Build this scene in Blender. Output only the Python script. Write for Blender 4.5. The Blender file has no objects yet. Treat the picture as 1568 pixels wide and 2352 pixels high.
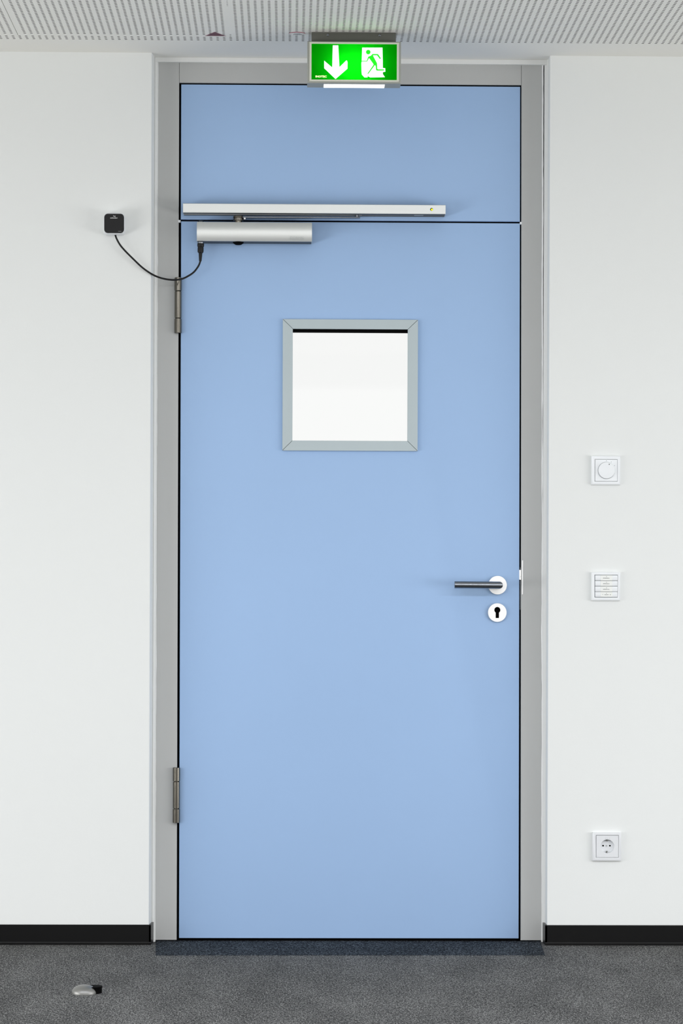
import bpy, bmesh, math, random
import numpy as np
from mathutils import Vector, Matrix

random.seed(7)
SC = bpy.context.scene
COL = SC.collection


def lin(r, g, b):
    f = lambda c: c / 12.92 if c <= 0.04045 else ((c + 0.055) / 1.055) ** 2.4
    return (f(r / 255), f(g / 255), f(b / 255), 1.0)


# ------------------------------------------------------------------ camera
CEIL = 2.508            # ceiling height
cam_d = bpy.data.cameras.new('camera')
cam = bpy.data.objects.new('camera', cam_d)
COL.objects.link(cam)
SC.camera = cam
cam_d.sensor_fit = 'VERTICAL'
cam_d.sensor_height = 36.0
cam_d.sensor_width = 24.0
cam_d.lens = 6237.86 / 2352 * 36
cam_d.shift_x = 0.0
cam_d.shift_y = (1383.0 - 1176.0) / 2352
cam_d.clip_end = 200
YAW, ROLL = 0.0195, -0.00348
cy_, sy_ = math.cos(YAW), math.sin(YAW)
cr_, sr_ = math.cos(ROLL), math.sin(ROLL)
right = Vector((cr_ * cy_, -cr_ * sy_, -sr_))
fwd = Vector((sy_, cy_, 0))
up = Vector((sr_ * cy_, -sr_ * sy_, cr_))
M = Matrix.Identity(4)
for i in range(3):
    M[i][0], M[i][1], M[i][2] = right[i], up[i], -fwd[i]
M[0][3], M[1][3], M[2][3] = 0.0, -7.64596, 0.965
cam.matrix_world = M

# ------------------------------------------------------------------ world, lights, exposure
SC.view_settings.view_transform = 'Standard'
SC.view_settings.look = 'None'
SC.view_settings.gamma = 1.0
SC.view_settings.exposure = 0.0
SC.view_settings.use_curve_mapping = False
SC.cycles.max_bounces = 10
SC.cycles.diffuse_bounces = 6
SC.cycles.caustics_reflective = False
SC.cycles.caustics_refractive = False

W = bpy.data.worlds.new('overcast_sky')
SC.world = W
W.use_nodes = True
bg = W.node_tree.nodes['Background']
bg.inputs[0].default_value = (1.0, 1.0, 1.0, 1)
bg.inputs[1].default_value = 0.955


def area(name, loc, rot, sx, sy, power, color):
    d = bpy.data.lights.new(name, 'AREA')
    d.shape = 'RECTANGLE'
    d.size, d.size_y = sx, sy
    d.energy = power
    d.color = color
    o = bpy.data.objects.new(name, d)
    o.location = loc
    o.rotation_euler = rot
    COL.objects.link(o)
    return o


PI = math.pi
# daylight through the window band of the wall behind the camera
area('window_daylight', (0.9, -9.14, 1.30), (PI / 2, 0, 0), 7.2, 2.0, 60, (1.0, 0.985, 0.955))
# added unseen fill, low at both side walls, brightening lower wall and ceiling
area('right_fill_light', (4.44, -3.0, 0.68), (PI / 2, 0, PI / 2), 4.0, 1.05, 82, (1.0, 0.995, 0.985))
area('left_fill_light', (-3.94, -3.0, 0.62), (PI / 2, 0, -PI / 2), 4.0, 1.0, 89, (1.0, 0.995, 0.985))
# a row of recessed ceiling lamps
for lx in (-1.6, 0.75, 3.1):
    area('ceiling_lamp_light', (lx, -4.0, CEIL - 0.012), (0, 0, 0), 1.5, 0.5, 50, (0.955, 0.985, 1.055))


# ------------------------------------------------------------------ materials
def mat(name, col, rough=0.5, metal=0.0, spec=0.5, bump=None, mottling=0.0, mscale=3.0, aniso=None, coat=0.0):
    m = bpy.data.materials.new(name)
    m.use_nodes = True
    nt = m.node_tree
    b = nt.nodes['Principled BSDF']
    b.inputs['Base Color'].default_value = col
    b.inputs['Roughness'].default_value = rough
    b.inputs['Metallic'].default_value = metal
    b.inputs['Specular IOR Level'].default_value = spec
    if coat:
        b.inputs['Coat Weight'].default_value = coat
    tc = nt.nodes.new('ShaderNodeTexCoord')
    if mottling:
        n = nt.nodes.new('ShaderNodeTexNoise')
        n.inputs['Scale'].default_value = mscale
        n.inputs['Detail'].default_value = 5
        nt.links.new(tc.outputs['Object'], n.inputs['Vector'])
        r = nt.nodes.new('ShaderNodeMapRange')
        r.inputs[1].default_value, r.inputs[2].default_value = 0.3, 0.7
        r.inputs[3].default_value, r.inputs[4].default_value = 1 - mottling, 1 + mottling
        nt.links.new(n.outputs['Fac'], r.inputs[0])
        v = nt.nodes.new('ShaderNodeVectorMath')
        v.operation = 'SCALE'
        v.inputs[0].default_value = col[:3]
        nt.links.new(r.outputs[0], v.inputs['Scale'])
        nt.links.new(v.outputs[0], b.inputs['Base Color'])
    if bump:
        sc_, st_, stretch = bump
        mp = nt.nodes.new('ShaderNodeMapping')
        mp.inputs['Scale'].default_value = stretch
        nt.links.new(tc.outputs['Object'], mp.inputs[0])
        n = nt.nodes.new('ShaderNodeTexNoise')
        n.inputs['Scale'].default_value = sc_
        n.inputs['Detail'].default_value = 3
        nt.links.new(mp.outputs[0], n.inputs['Vector'])
        bp = nt.nodes.new('ShaderNodeBump')
        bp.inputs['Strength'].default_value = st_
        bp.inputs['Distance'].default_value = 0.001
        nt.links.new(n.outputs['Fac'], bp.inputs['Height'])
        nt.links.new(bp.outputs[0], b.inputs['Normal'])
    return m


def emit(name, col, s):
    m = bpy.data.materials.new(name)
    m.use_nodes = True
    b = m.node_tree.nodes['Principled BSDF']
    b.inputs['Base Color'].default_value = col
    b.inputs['Emission Color'].default_value = col
    b.inputs['Emission Strength'].default_value = s
    b.inputs['Roughness'].default_value = 0.5
    return m


M_WALL = mat('white_wall_paint', lin(231, 233, 232), 0.85, spec=0.2, bump=(160, 0.12, (1, 1, 1)), mottling=0.006, mscale=1.7)
M_CEIL = mat('white_ceiling_board', lin(243, 242, 237), 0.9, spec=0.1, mottling=0.01, mscale=2.5)
M_HOLE = mat('grey_hole_wall', lin(124, 124, 121), 0.95, spec=0.0)  # walls of the ceiling holes, toned darker than the board face
M_FELT = mat('black_acoustic_felt', lin(38, 38, 38), 1.0, spec=0.0)
M_SEAL = mat('white_sealant', lin(238, 239, 240), 0.28, spec=0.5)
M_TRIM = mat('white_plaster_strip', lin(230, 231, 230), 0.6, spec=0.3)
M_FRAME = mat('grey_frame_lacquer', lin(186, 187, 186), 0.5, spec=0.3, mottling=0.012, mscale=4)
M_BLUE = mat('light_blue_laminate', lin(160, 190, 229), 0.55, spec=0.3, bump=(120, 0.05, (1, 1, 1)), mottling=0.012, mscale=2.2)
M_BLACK = mat('black_rubber', lin(7, 7, 7), 0.8, spec=0.05)
M_BASE = mat('black_baseboard_vinyl', lin(8, 8, 9), 0.3, spec=0.25, mottling=0.03, mscale=9)
M_ALU = mat('satin_silver_aluminium', lin(222, 224, 222), 0.42, metal=0.8, bump=(300, 0.06, (0.05, 1, 1)))
M_UNDER = mat('dark_underside', lin(62, 68, 75), 0.5, metal=0.3)  # darker tone for the bottom faces of closer body and rail
M_ALUFR = mat('grey_anodised_aluminium', lin(180, 192, 196), 0.5, metal=0.1, bump=(260, 0.05, (1, 1, 1)), mottling=0.01, mscale=6)
M_STEEL = mat('brushed_stainless_steel', lin(132, 136, 142), 0.27, metal=1.0, bump=(400, 0.05, (0.05, 1, 1)))
M_ROSE = mat('satin_steel_rose', lin(240, 240, 240), 0.40, metal=0.7)
M_HINGE = mat('brushed_hinge_steel', lin(112, 108, 100), 0.2, metal=1.0, bump=(400, 0.1, (1, 1, 0.05)))
M_DARKMET = mat('dark_grey_metal', lin(96, 97, 90), 0.6, metal=0.1)
M_WPLAST = mat('white_gloss_plastic', lin(233, 236, 239), 0.18, spec=0.5)
M_WPLAST2 = mat('white_satin_plastic', lin(226, 228, 231), 0.3, spec=0.5)
M_READER = mat('black_gloss_plastic', lin(26, 25, 26), 0.45, spec=0.25, mottling=0.08, mscale=20)
M_CORD = mat('black_cable_rubber', lin(14, 14, 15), 0.5, spec=0.3)
M_PRINT = mat('white_print', lin(205, 205, 205), 0.6)
M_PRINTG = mat('grey_print', lin(120, 124, 124), 0.6)
M_EMBOSS = mat('silver_embossing', lin(196, 200, 199), 0.5, metal=0.3)
M_LABEL = mat('label_film', lin(232, 234, 231), 0.12, spec=0.5)
M_RED = mat('dark_red_sticker', lin(96, 38, 42), 0.5)
M_REDB = mat('red_print', lin(176, 50, 66), 0.5)
M_PINK = mat('pale_rose_print', lin(214, 168, 172), 0.5)
M_LED = emit('yellow_indicator_light', lin(225, 225, 0), 0.9)
M_HOUSE = mat('sign_housing_grey', lin(166, 168, 161), 0.5, metal=0.2)
M_BEZEL = mat('sign_bezel_cream', lin(222, 222, 208), 0.45, spec=0.4)
M_SIGNIN = mat('sign_inside_white', lin(170, 170, 170), 0.9)
M_SIGNW = emit('backlit_white', (1, 1, 1, 1), 0.80)
M_SIGNG = emit('backlit_green', (0.0, 1.0, 0.0, 1), 0.62)
M_SIGNY = emit('backlit_pale_yellow', lin(250, 255, 190), 0.75)
M_DIFF = emit('warm_white_diffuser', (1.0, 0.965, 0.92, 1), 2.2)
M_DOME = mat('satin_nickel_dome', lin(140, 140, 138), 0.42, metal=0.8)
M_ORANGE = mat('amber_seal', lin(150, 110, 60), 0.5)

# translucent green sign film, lit by the lamp inside the sign
M_FILM = bpy.data.materials.new('translucent_green_film')
M_FILM.use_nodes = True
nt = M_FILM.node_tree
nt.nodes.clear()
o_ = nt.nodes.new('ShaderNodeOutputMaterial')
t_ = nt.nodes.new('ShaderNodeBsdfTranslucent')
t_.inputs[0].default_value = (0.003, 0.9, 0.008, 1)
d_ = nt.nodes.new('ShaderNodeBsdfDiffuse')
d_.inputs[0].default_value = (0.0, 0.22, 0.0, 1)
mx = nt.nodes.new('ShaderNodeMixShader')
mx.inputs[0].default_value = 0.25
nt.links.new(t_.outputs[0], mx.inputs[1])
nt.links.new(d_.outputs[0], mx.inputs[2])
nt.links.new(mx.outputs[0], o_.inputs[0])

# clear glazing: transparent with a fresnel reflection
M_GLASS = bpy.data.materials.new('clear_glass')
M_GLASS.use_nodes = True
nt = M_GLASS.node_tree
nt.nodes.clear()
o_ = nt.nodes.new('ShaderNodeOutputMaterial')
tr = nt.nodes.new('ShaderNodeBsdfTransparent')
tr.inputs[0].default_value = (0.985, 0.99, 0.985, 1)
gl = nt.nodes.new('ShaderNodeBsdfGlossy')
gl.inputs['Roughness'].default_value = 0.02
fr = nt.nodes.new('ShaderNodeFresnel')
fr.inputs[0].default_value = 1.25
mx = nt.nodes.new('ShaderNodeMixShader')
nt.links.new(fr.outputs[0], mx.inputs[0])
nt.links.new(tr.outputs[0], mx.inputs[1])
nt.links.new(gl.outputs[0], mx.inputs[2])
nt.links.new(mx.outputs[0], o_.inputs[0])


def carpet(name, dark, mid, light, seed):
    m = bpy.data.materials.new(name)
    m.use_nodes = True
    nt = m.node_tree
    b = nt.nodes['Principled BSDF']
    b.inputs['Roughness'].default_value = 0.95
    b.inputs['Specular IOR Level'].default_value = 0.08
    tc = nt.nodes.new('ShaderNodeTexCoord')
    mp = nt.nodes.new('ShaderNodeMapping')
    mp.inputs['Location'].default_value = (seed, seed, 0)
    mp.inputs['Scale'].default_value = (1.0, 0.33, 1.0)
    nt.links.new(tc.outputs['Object'], mp.inputs[0])
    n1 = nt.nodes.new('ShaderNodeTexNoise')
    n1.inputs['Scale'].default_value = 300
    n1.inputs['Detail'].default_value = 2
    n1.inputs['Roughness'].default_value = 0.75
    n2 = nt.nodes.new('ShaderNodeTexNoise')
    n2.inputs['Scale'].default_value = 7
    n2.inputs['Detail'].default_value = 3
    nt.links.new(mp.outputs[0], n1.inputs['Vector'])
    nt.links.new(mp.outputs[0], n2.inputs['Vector'])
    vo = nt.nodes.new('ShaderNodeTexVoronoi')
    vo.inputs['Scale'].default_value = 350
    nt.links.new(mp.outputs[0], vo.inputs['Vector'])
    sp = nt.nodes.new('ShaderNodeSeparateColor')
    nt.links.new(vo.outputs['Color'], sp.inputs[0])
    mixf = nt.nodes.new('ShaderNodeMapRange')
    mixf.inputs[3].default_value, mixf.inputs[4].default_value = -0.08, 0.08
    nt.links.new(sp.outputs[0], mixf.inputs[0])
    fl = nt.nodes.new('ShaderNodeMath')
    fl.operation = 'ADD'
    nt.links.new(n1.outputs['Fac'], fl.inputs[0])
    nt.links.new(mixf.outputs[0], fl.inputs[1])
    ad = nt.nodes.new('ShaderNodeMath')
    ad.operation = 'MULTIPLY_ADD'
    ad.inputs[1].default_value = 0.16
    nt.links.new(n2.outputs['Fac'], ad.inputs[0])
    nt.links.new(fl.outputs[0], ad.inputs[2])
    cr = nt.nodes.new('ShaderNodeValToRGB')
    e = cr.color_ramp.elements
    e[0].position, e[0].color = 0.40, dark
    e[1].position, e[1].color = 0.76, light
    k = e.new(0.575)
    k.color = mid
    nt.links.new(ad.outputs[0], cr.inputs[0])
    nt.links.new(cr.outputs[0], b.inputs['Base Color'])
    bp = nt.nodes.new('ShaderNodeBump')
    bp.inputs['Strength'].default_value = 0.5
    bp.inputs['Distance'].default_value = 0.002
    nt.links.new(n1.outputs['Fac'], bp.inputs['Height'])
    nt.links.new(bp.outputs[0], b.inputs['Normal'])
    return m


M_CARPET = carpet('grey_heather_carpet', lin(38, 39, 39), lin(84, 84, 84), lin(148, 148, 147), 0.0)
M_BAND = carpet('charcoal_heather_band', lin(12, 15, 20), lin(42, 47, 53), lin(94, 101, 109), 3.3)

# ------------------------------------------------------------------ mesh helpers
ROOT_LOC = {}


def build(name, bm, m, parent=None, smooth=False, **props):
    """link bm as ONE mesh object; vertices are in world metres, moved to the parent's origin"""
    me = bpy.data.meshes.new(name)
    bmesh.ops.recalc_face_normals(bm, faces=bm.faces)
    off = Vector((0, 0, 0))
    if parent is not None:
        off = ROOT_LOC[parent.name]
    bm.transform(Matrix.Translation(-off))
    bm.to_mesh(me)
    bm.free()
    me.materials.append(m)
    if smooth:
        me.shade_smooth()
        me.set_sharp_from_angle(angle=math.radians(35))
    o = bpy.data.objects.new(name, me)
    COL.objects.link(o)
    if parent is not None:
        o.parent = parent
    ROOT_LOC[o.name] = off
    for k, v in props.items():
        o[k] = v
    return o


def thing(name, label, cat, loc, **props):
    o = bpy.data.objects.new(name, None)
    o.empty_display_size = 0.05
    COL.objects.link(o)
    o.location = loc
    ROOT_LOC[o.name] = Vector(loc)
    o['label'] = label
    if cat:
        o['category'] = cat
    for k, v in props.items():
        o[k] = v
    return o


def bx(bm, x0, x1, y0, y1, z0, z1, bev=0.0, seg=2):
    vs = [bm.verts.new((x, y, z)) for x in (x0, x1) for y in (y0, y1) for z in (z0, z1)]
    q = [(0, 1, 3, 2), (4, 6, 7, 5), (0, 4, 5, 1), (2, 3, 7, 6), (0, 2, 6, 4), (1, 5, 7, 3)]
    fs = [bm.faces.new([vs[i] for i in f]) for f in q]
    if bev:
        es = list({e for f in fs for e in f.edges})
        bmesh.ops.bevel(bm, geom=es, offset=bev, segments=seg, affect='EDGES', profile=0.5)


def prism(bm, pts, y0, y1, bev=0.0):
    """polygon in X-Z, extruded from y0 to y1"""
    a = [bm.verts.new((x, y0, z)) for x, z in pts]
    b = [bm.verts.new((x, y1, z)) for x, z in pts]
    n = len(pts)
    fs = [bm.faces.new(a), bm.faces.new(b[::-1])]
    for i in range(n):
        fs.append(bm.faces.new((a[i], b[i], b[(i + 1) % n], a[(i + 1) % n])))
    if bev:
        es = list(fs[0].edges)
        bmesh.ops.bevel(bm, geom=es, offset=bev, segments=2, affect='EDGES', profile=0.5)


def prism_x(bm, pts, x0, x1):
    """polygon in Y-Z, extruded along X"""
    a = [bm.verts.new((x0, y, z)) for y, z in pts]
    b = [bm.verts.new((x1, y, z)) for y, z in pts]
    n = len(pts)
    bm.faces.new(a)
    bm.faces.new(b[::-1])
    for i in range(n):
        bm.faces.new((a[i], b[i], b[(i + 1) % n], a[(i + 1) % n]))


def prism_z(bm, pts, z0, z1):
    a = [bm.verts.new((x, y, z0)) for x, y in pts]
    b = [bm.verts.new((x, y, z1)) for x, y in pts]
    n = len(pts)
    bm.faces.new(a)
    bm.faces.new(b[::-1])
    for i in range(n):
        bm.faces.new((a[i], b[i], b[(i + 1) % n], a[(i + 1) % n]))


def lathe(bm, c, axis, prof, seg=32):
    """prof: list of (radius, distance along axis); closed with caps"""
    ax = Vector(axis).normalized()
    u = ax.orthogonal().normalized()
    v = ax.cross(u)
    c = Vector(c)
    rings = []
    for r, d in prof:
        if r < 1e-6:
            rings.append([bm.verts.new(c + ax * d)])
        else:
            rings.append([bm.verts.new(c + ax * d + (u * math.cos(t) + v * math.sin(t)) * r)
                          for t in (2 * PI * k / seg for k in range(seg))])
    for p, q in zip(rings, rings[1:]):
        for k in range(seg):
            a, b = p[k % len(p)], p[(k + 1) % len(p)]
            d, e = q[(k + 1) % len(q)], q[k % len(q)]
            f = []
            for w in (a, b, d, e):
                if w not in f:
                    f.append(w)
            if len(f) > 2:
                bm.faces.new(f)
    if len(rings[0]) > 1:
        bm.faces.new(rings[0])
    if len(rings[-1]) > 1:
        bm.faces.new(rings[-1][::-1])


def tube(bm, pts, r, seg=16):
    """constant-radius pipe with mitred corners"""
    P = [Vector(p) for p in pts]
    d0 = (P[1] - P[0]).normalized()
    u = d0.orthogonal().normalized()
    v = d0.cross(u)
    ring = [P[0] + (u * math.cos(2 * PI * k / seg) + v * math.sin(2 * PI * k / seg)) * r for k in range(seg)]
    rings = [[bm.verts.new(p) for p in ring]]
    for i in range(1, len(P)):
        d = (P[i] - P[i - 1]).normalized()
        n = d if i == len(P) - 1 else (d + (P[i + 1] - P[i]).normalized()).normalized()
        ring = [p + d * ((P[i] - p).dot(n) / d.dot(n)) for p in ring]
        rings.append([bm.verts.new(p) for p in ring])
    for p, q in zip(rings, rings[1:]):
        for k in range(seg):
            bm.faces.new((p[k], p[(k + 1) % seg], q[(k + 1) % seg], q[k]))
    bm.faces.new(rings[0])
    bm.faces.new(rings[-1][::-1])


def rrect(w, h, r, cx, cz, y, n=6):
    out = []
    for qx, qz, a0 in ((1, 1, 0), (-1, 1, PI / 2), (-1, -1, PI), (1, -1, 3 * PI / 2)):
        for k in range(n + 1):
            a = a0 + PI / 2 * k / n
            out.append((cx + qx * (w / 2 - r) + r * math.cos(a), y, cz + qz * (h / 2 - r) + r * math.sin(a)))
    return out


def loft(bm, loops, cap0=True, cap1=True):
    R = [[bm.verts.new(p) for p in lp] for lp in loops]
    n = len(R[0])
    for p, q in zip(R, R[1:]):
        for k in range(n):
            bm.faces.new((p[k], p[(k + 1) % n], q[(k + 1) % n], q[k]))
    if cap0:
        bm.faces.new(R[0])
    if cap1:
        bm.faces.new(R[-1][::-1])


def ring4(bm, outer, inner, y0, y1, bev=0.0):
    """plate with a four-cornered hole; outer and inner are 4 (x, z) corners in the same order"""
    V = {}
    for nm, pts in (('o', outer), ('i', inner)):
        for k, (x, z) in enumerate(pts):
            V[nm, k, 0] = bm.verts.new((x, y0, z))
            V[nm, k, 1] = bm.verts.new((x, y1, z))
    fr = []
    for k in range(4):
        j = (k + 1) % 4
        fr.append(bm.faces.new((V['o', k, 0], V['o', j, 0], V['i', j, 0], V['i', k, 0])))
        bm.faces.new((V['o', k, 1], V['i', k, 1], V['i', j, 1], V['o', j, 1]))
        bm.faces.new((V['o', k, 0], V['o', k, 1], V['o', j, 1], V['o', j, 0]))
        bm.faces.new((V['i', k, 0], V['i', j, 0], V['i', j, 1], V['i', k, 1]))
    if bev:
        es = [e for f in fr for e in f.edges if len(e.link_faces) == 2 and
              abs(e.link_faces[0].normal.dot(e.link_faces[1].normal)) < 0.5]
        bm.normal_update()
        es = list({e for f in fr for e in f.edges if sum(g in fr for g in e.link_faces) == 1})
        bmesh.ops.bevel(bm, geom=es, offset=bev, segments=2, affect='EDGES', profile=0.5)


def rect(x0, x1, z0, z1):
    return [(x0, z0), (x1, z0), (x1, z1), (x0, z1)]


def text_mesh(bm, s, x0, z0, width, height, y, depth=0.0003, fat=0.0):
    """flat lettering facing -Y, fitted into width x height with its lower left at (x0, z0)"""
    cu = bpy.data.curves.new('lettering', 'FONT')
    cu.body = s
    cu.offset = fat
    cu.resolution_u = 2
    ob = bpy.data.objects.new('lettering', cu)
    COL.objects.link(ob)
    dg = bpy.context.evaluated_depsgraph_get()
    dg.update()
    me = bpy.data.meshes.new_from_object(ob.evaluated_get(dg))
    bpy.data.objects.remove(ob)
    co = np.array([v.co[:] for v in me.vertices])
    lo, hi = co.min(0), co.max(0)
    sx, sz = width / (hi[0] - lo[0]), height / (hi[1] - lo[1])
    vs = [bm.verts.new((x0 + (c[0] - lo[0]) * sx, y, z0 + (c[1] - lo[1]) * sz)) for c in co]
    for p in me.polygons:
        try:
            bm.faces.new([vs[i] for i in p.vertices])
        except ValueError:
            pass
    bpy.data.meshes.remove(me)


def small_print(bm, xc, zc, width, h, y, seed):
    """a word too small to read: a run of tiny strokes of letter-like heights"""
    rnd = random.Random(seed)
    x = xc - width / 2
    while x < xc + width / 2 - 0.0005:
        w = rnd.choice((0.0003, 0.0004, 0.0006))
        tall = rnd.random() < 0.3
        bx(bm, x, x + w, y, y + 0.0002, zc - h / 2, zc + (h / 2 if tall else h * 0.22))
        if rnd.random() < 0.6:
            bx(bm, x + w, x + w + 0.0004, y, y + 0.0002, zc + h * 0.1, zc + h * 0.22)
        x += w + rnd.choice((0.0004, 0.0005))


NB = bmesh.new

# ================================================================== the room
FLX0, FLX1, BACK = -4.0, 4.5, -9.2

b = NB()
bx(b, FLX0 - .2, FLX1 + .2, BACK - .2, 0.30, -0.1, 0.0)
floor = build('floor', b, M_CARPET, kind='structure', label='grey heather carpet floor in front of the blue door')
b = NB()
prism_z(b, [(-0.3590, -0.2350), (0.7050, -0.2250), (0.7235, 0.16), (-0.3770, 0.16)], 0.0, 0.0012)  # thin sheet darker than the floor, narrowing towards the front
build('threshold_band', b, M_BAND, floor, label='darker charcoal band on the floor at the door threshold')

# the door wall: two flat faces with the door niche between them
b = NB()
prism_z(b, [(FLX0 - .2, 0.0), (-0.3915, 0.0), (-0.3897, 0.0006), (-0.389, 0.0022), (-0.3845, 0.0600), (-0.3845, 0.26), (FLX0 - .2, 0.26)], 0, CEIL + .1)
prism_z(b, [(FLX1 + .2, 0.0), (0.7338, 0.0), (0.7322, 0.0006), (0.7315, 0.0022), (0.7315, 0.26), (FLX1 + .2, 0.26)], 0, CEIL + .1)
build('wall_front', b, M_WALL, kind='structure', label='white wall holding the blue door in a shallow niche')

b = NB()
y0, y1, z0, z1 = -5.0, -1.0, 0.12, 1.12  # low opening made to fit the added left fill light
for args in ((FLX0 - .2, FLX0, BACK, y0, 0, CEIL), (FLX0 - .2, FLX0, y1, 0.0, 0, CEIL),
             (FLX0 - .2, FLX0, y0, y1, 0, z0), (FLX0 - .2, FLX0, y0, y1, z1, CEIL)):
    bx(b, *args)
build('wall_left', b, M_WALL, kind='structure', label='white side wall left of the door wall')
b = NB()
y0, y1, z0, z1 = -5.0, -1.0, 0.15, 1.2  # opening sized for the fill light added on this side
for args in ((FLX1, FLX1 + .2, BACK, y0, 0, CEIL), (FLX1, FLX1 + .2, y1, 0.0, 0, CEIL),
             (FLX1, FLX1 + .2, y0, y1, 0, z0), (FLX1, FLX1 + .2, y0, y1, z1, CEIL)):
    bx(b, *args)
build('wall_right', b, M_WALL, kind='structure', label='white side wall right of the door wall')
b = NB()
for args in ((FLX0 - .2, -2.8, 0, CEIL), (4.6, FLX1 + .2, 0, CEIL), (-2.8, 4.6, 0, 0.25), (-2.8, 4.6, 2.35, CEIL)):
    bx(b, args[0], args[1], BACK - .2, BACK, args[2], args[3])
build('wall_back', b, M_WALL, kind='structure', label='white window wall behind the camera')

# ------------------------------------------------------------------ perforated ceiling
PX, PY, PITCH, HR = -0.1455, -0.1788, 0.018, 0.0042
N0, N1, ROWS = -78, 92, 46
XL, XR = PX + (N0 - .5) * PITCH, PX + (N1 + .5) * PITCH
YB = PY - (ROWS - .5) * PITCH
Y3 = PY - 2.5 * PITCH
b = NB()
T = 0.0125
bx(b, FLX0 - .2, FLX1 + .2, PY + .5 * PITCH, 0.26, CEIL, CEIL + .1)            # plain border along the door wall
bx(b, FLX0 - .2, FLX1 + .2, BACK - .2, YB, CEIL, CEIL + .1)                    # rest of the room
bx(b, FLX0 - .2, XL, YB, PY + .5 * PITCH, CEIL, CEIL + .1)
bx(b, XR, FLX1 + .2, YB, PY + .5 * PITCH, CEIL, CEIL + .1)
ceiling = build('ceiling', b, M_CEIL, kind='structure', label='white perforated acoustic ceiling above the door')
b = NB()
bx(b, XL, XR, YB, PY + .5 * PITCH, CEIL + .02, CEIL + .1)
build('acoustic_felt', b, M_FELT, ceiling)


def perforated(name, n0, n1, r0, r1, test, x_lo=None, x_hi=None):
    verts, faces, dark = [], [], []
    index = {}
    xs = {n: PX + (n - .5) * PITCH for n in range(n0, n1 + 2)}
    if x_lo is not None:
        xs[n0] = x_lo
    if x_hi is not None:
        xs[n1 + 1] = x_hi

    def corner(n, r):
        k = (n, r)
        if k not in index:
            index[k] = len(verts)
            verts.append((xs[n], PY - (r - .5) * PITCH, CEIL))
        return index[k]
    for n in range(n0, n1 + 1):
        for r in range(r0, r1 + 1):
            c = [corner(n, r), corner(n + 1, r), corner(n + 1, r + 1), corner(n, r + 1)]
            rad = test(n, r)
            if not rad:
                faces.append(tuple(c))
                dark.append(0)
                continue
            cx, cy = PX + n * PITCH, PY - r * PITCH
            base = len(verts)
            for lvl in (CEIL, CEIL + T):
                for k in range(8):
                    a = PI * 0.625 - k * PI / 4
                    verts.append((cx + rad * math.cos(a), cy + rad * math.sin(a), lvl))
            # hole corners 0,1 face the near-wall side, 2,3 the right, 4,5 the back, 6,7 the left
            h = [base + k for k in range(8)]
            for s in range(4):
                p, q = c[s], c[(s + 1) % 4]
                u, v, w = h[2 * s], h[(2 * s + 1) % 8], h[(2 * s + 2) % 8]
                faces.append((p, q, v, u))
                faces.append((q, w, v))
                dark += [0, 0]
            for k in range(8):
                faces.append((base + k, base + (k + 1) % 8, base + 8 + (k + 1) % 8, base + 8 + k))
                dark.append(1)
    # sides of the board
    def edge(p, q):
        i = len(verts)
        verts.append((verts[p][0], verts[p][1], CEIL + T))
        verts.append((verts[q][0], verts[q][1], CEIL + T))
        faces.append((p, q, i + 1, i))
    for r in range(r0, r1 + 1):
        edge(index[n0, r], index[n0, r + 1])
        edge(index[n1 + 1, r], index[n1 + 1, r + 1])
    for n in range(n0, n1 + 1):
        edge(index[n, r0], index[n + 1, r0])
        edge(index[n, r1 + 1], index[n + 1, r1 + 1])
    me = bpy.data.meshes.new(name)
    me.from_pydata(verts, [], faces)
    me.materials.append(M_CEIL)
    me.materials.append(M_HOLE)
    me.polygons.foreach_set('material_index', dark + [0] * (len(faces) - len(dark)))
    o = bpy.data.objects.new(name, me)
    COL.objects.link(o)
    o.parent = ceiling
    return o


def t_main(n, r):
    return HR


def t_mid(n, r):
    if r == 3:
        return 0.0028 if n == -1 else 0
    if n == -1:
        return 0.0030 if r == 4 else (0.0022 if 24 <= r <= 32 else 0)
    if n == -33:
        return 0
    return HR


def t_left(n, r):
    return 0 if (r == 3 or n == -33) else HR


SEAM = -0.7425
perforated('ceiling_panel', 0, N1, 0, ROWS - 1, t_main)
perforated('ceiling_panel', -33, -1, 3, ROWS - 1, t_mid, x_lo=SEAM + 0.0009)
perforated('ceiling_panel', N0, -34, 3, ROWS - 1, t_left, x_hi=SEAM - 0.0009)
perforated('edge_panel', N0, -1, 0, 2, t_main)

# ------------------------------------------------------------------ baseboards
BT = 0.0565   # height


def base_profile(d):
    """(distance from the wall, height) outline"""
    return [(0.0, 0.0), (d + .0006, 0.0), (d + .0006, 0.006), (d, 0.0085), (d, BT - 0.0025), (d - 0.002, BT), (0.0, BT)]


b = NB()
prism_x(b, [(-p, z) for p, z in base_profile(0.008)], FLX0, -0.3830)
prism_z(b, [(-0.3885, -0.008), (-0.3830, -0.008), (-0.3790, 0.062), (-0.3848, 0.062)], 0, BT)
build('baseboard_left', b, M_BASE, kind='structure', label='black skirting board left of the blue door')
b = NB()
prism_x(b, [(-p, z) for p, z in base_profile(0.008)], 0.7255, FLX1)
prism_z(b, [(0.7315, -0.008), (0.7255, -0.008), (0.7250, 0.062), (0.7315, 0.062)], 0, BT)
build('baseboard_right', b, M_BASE, kind='structure', label='black skirting board right of the blue door')

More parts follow.
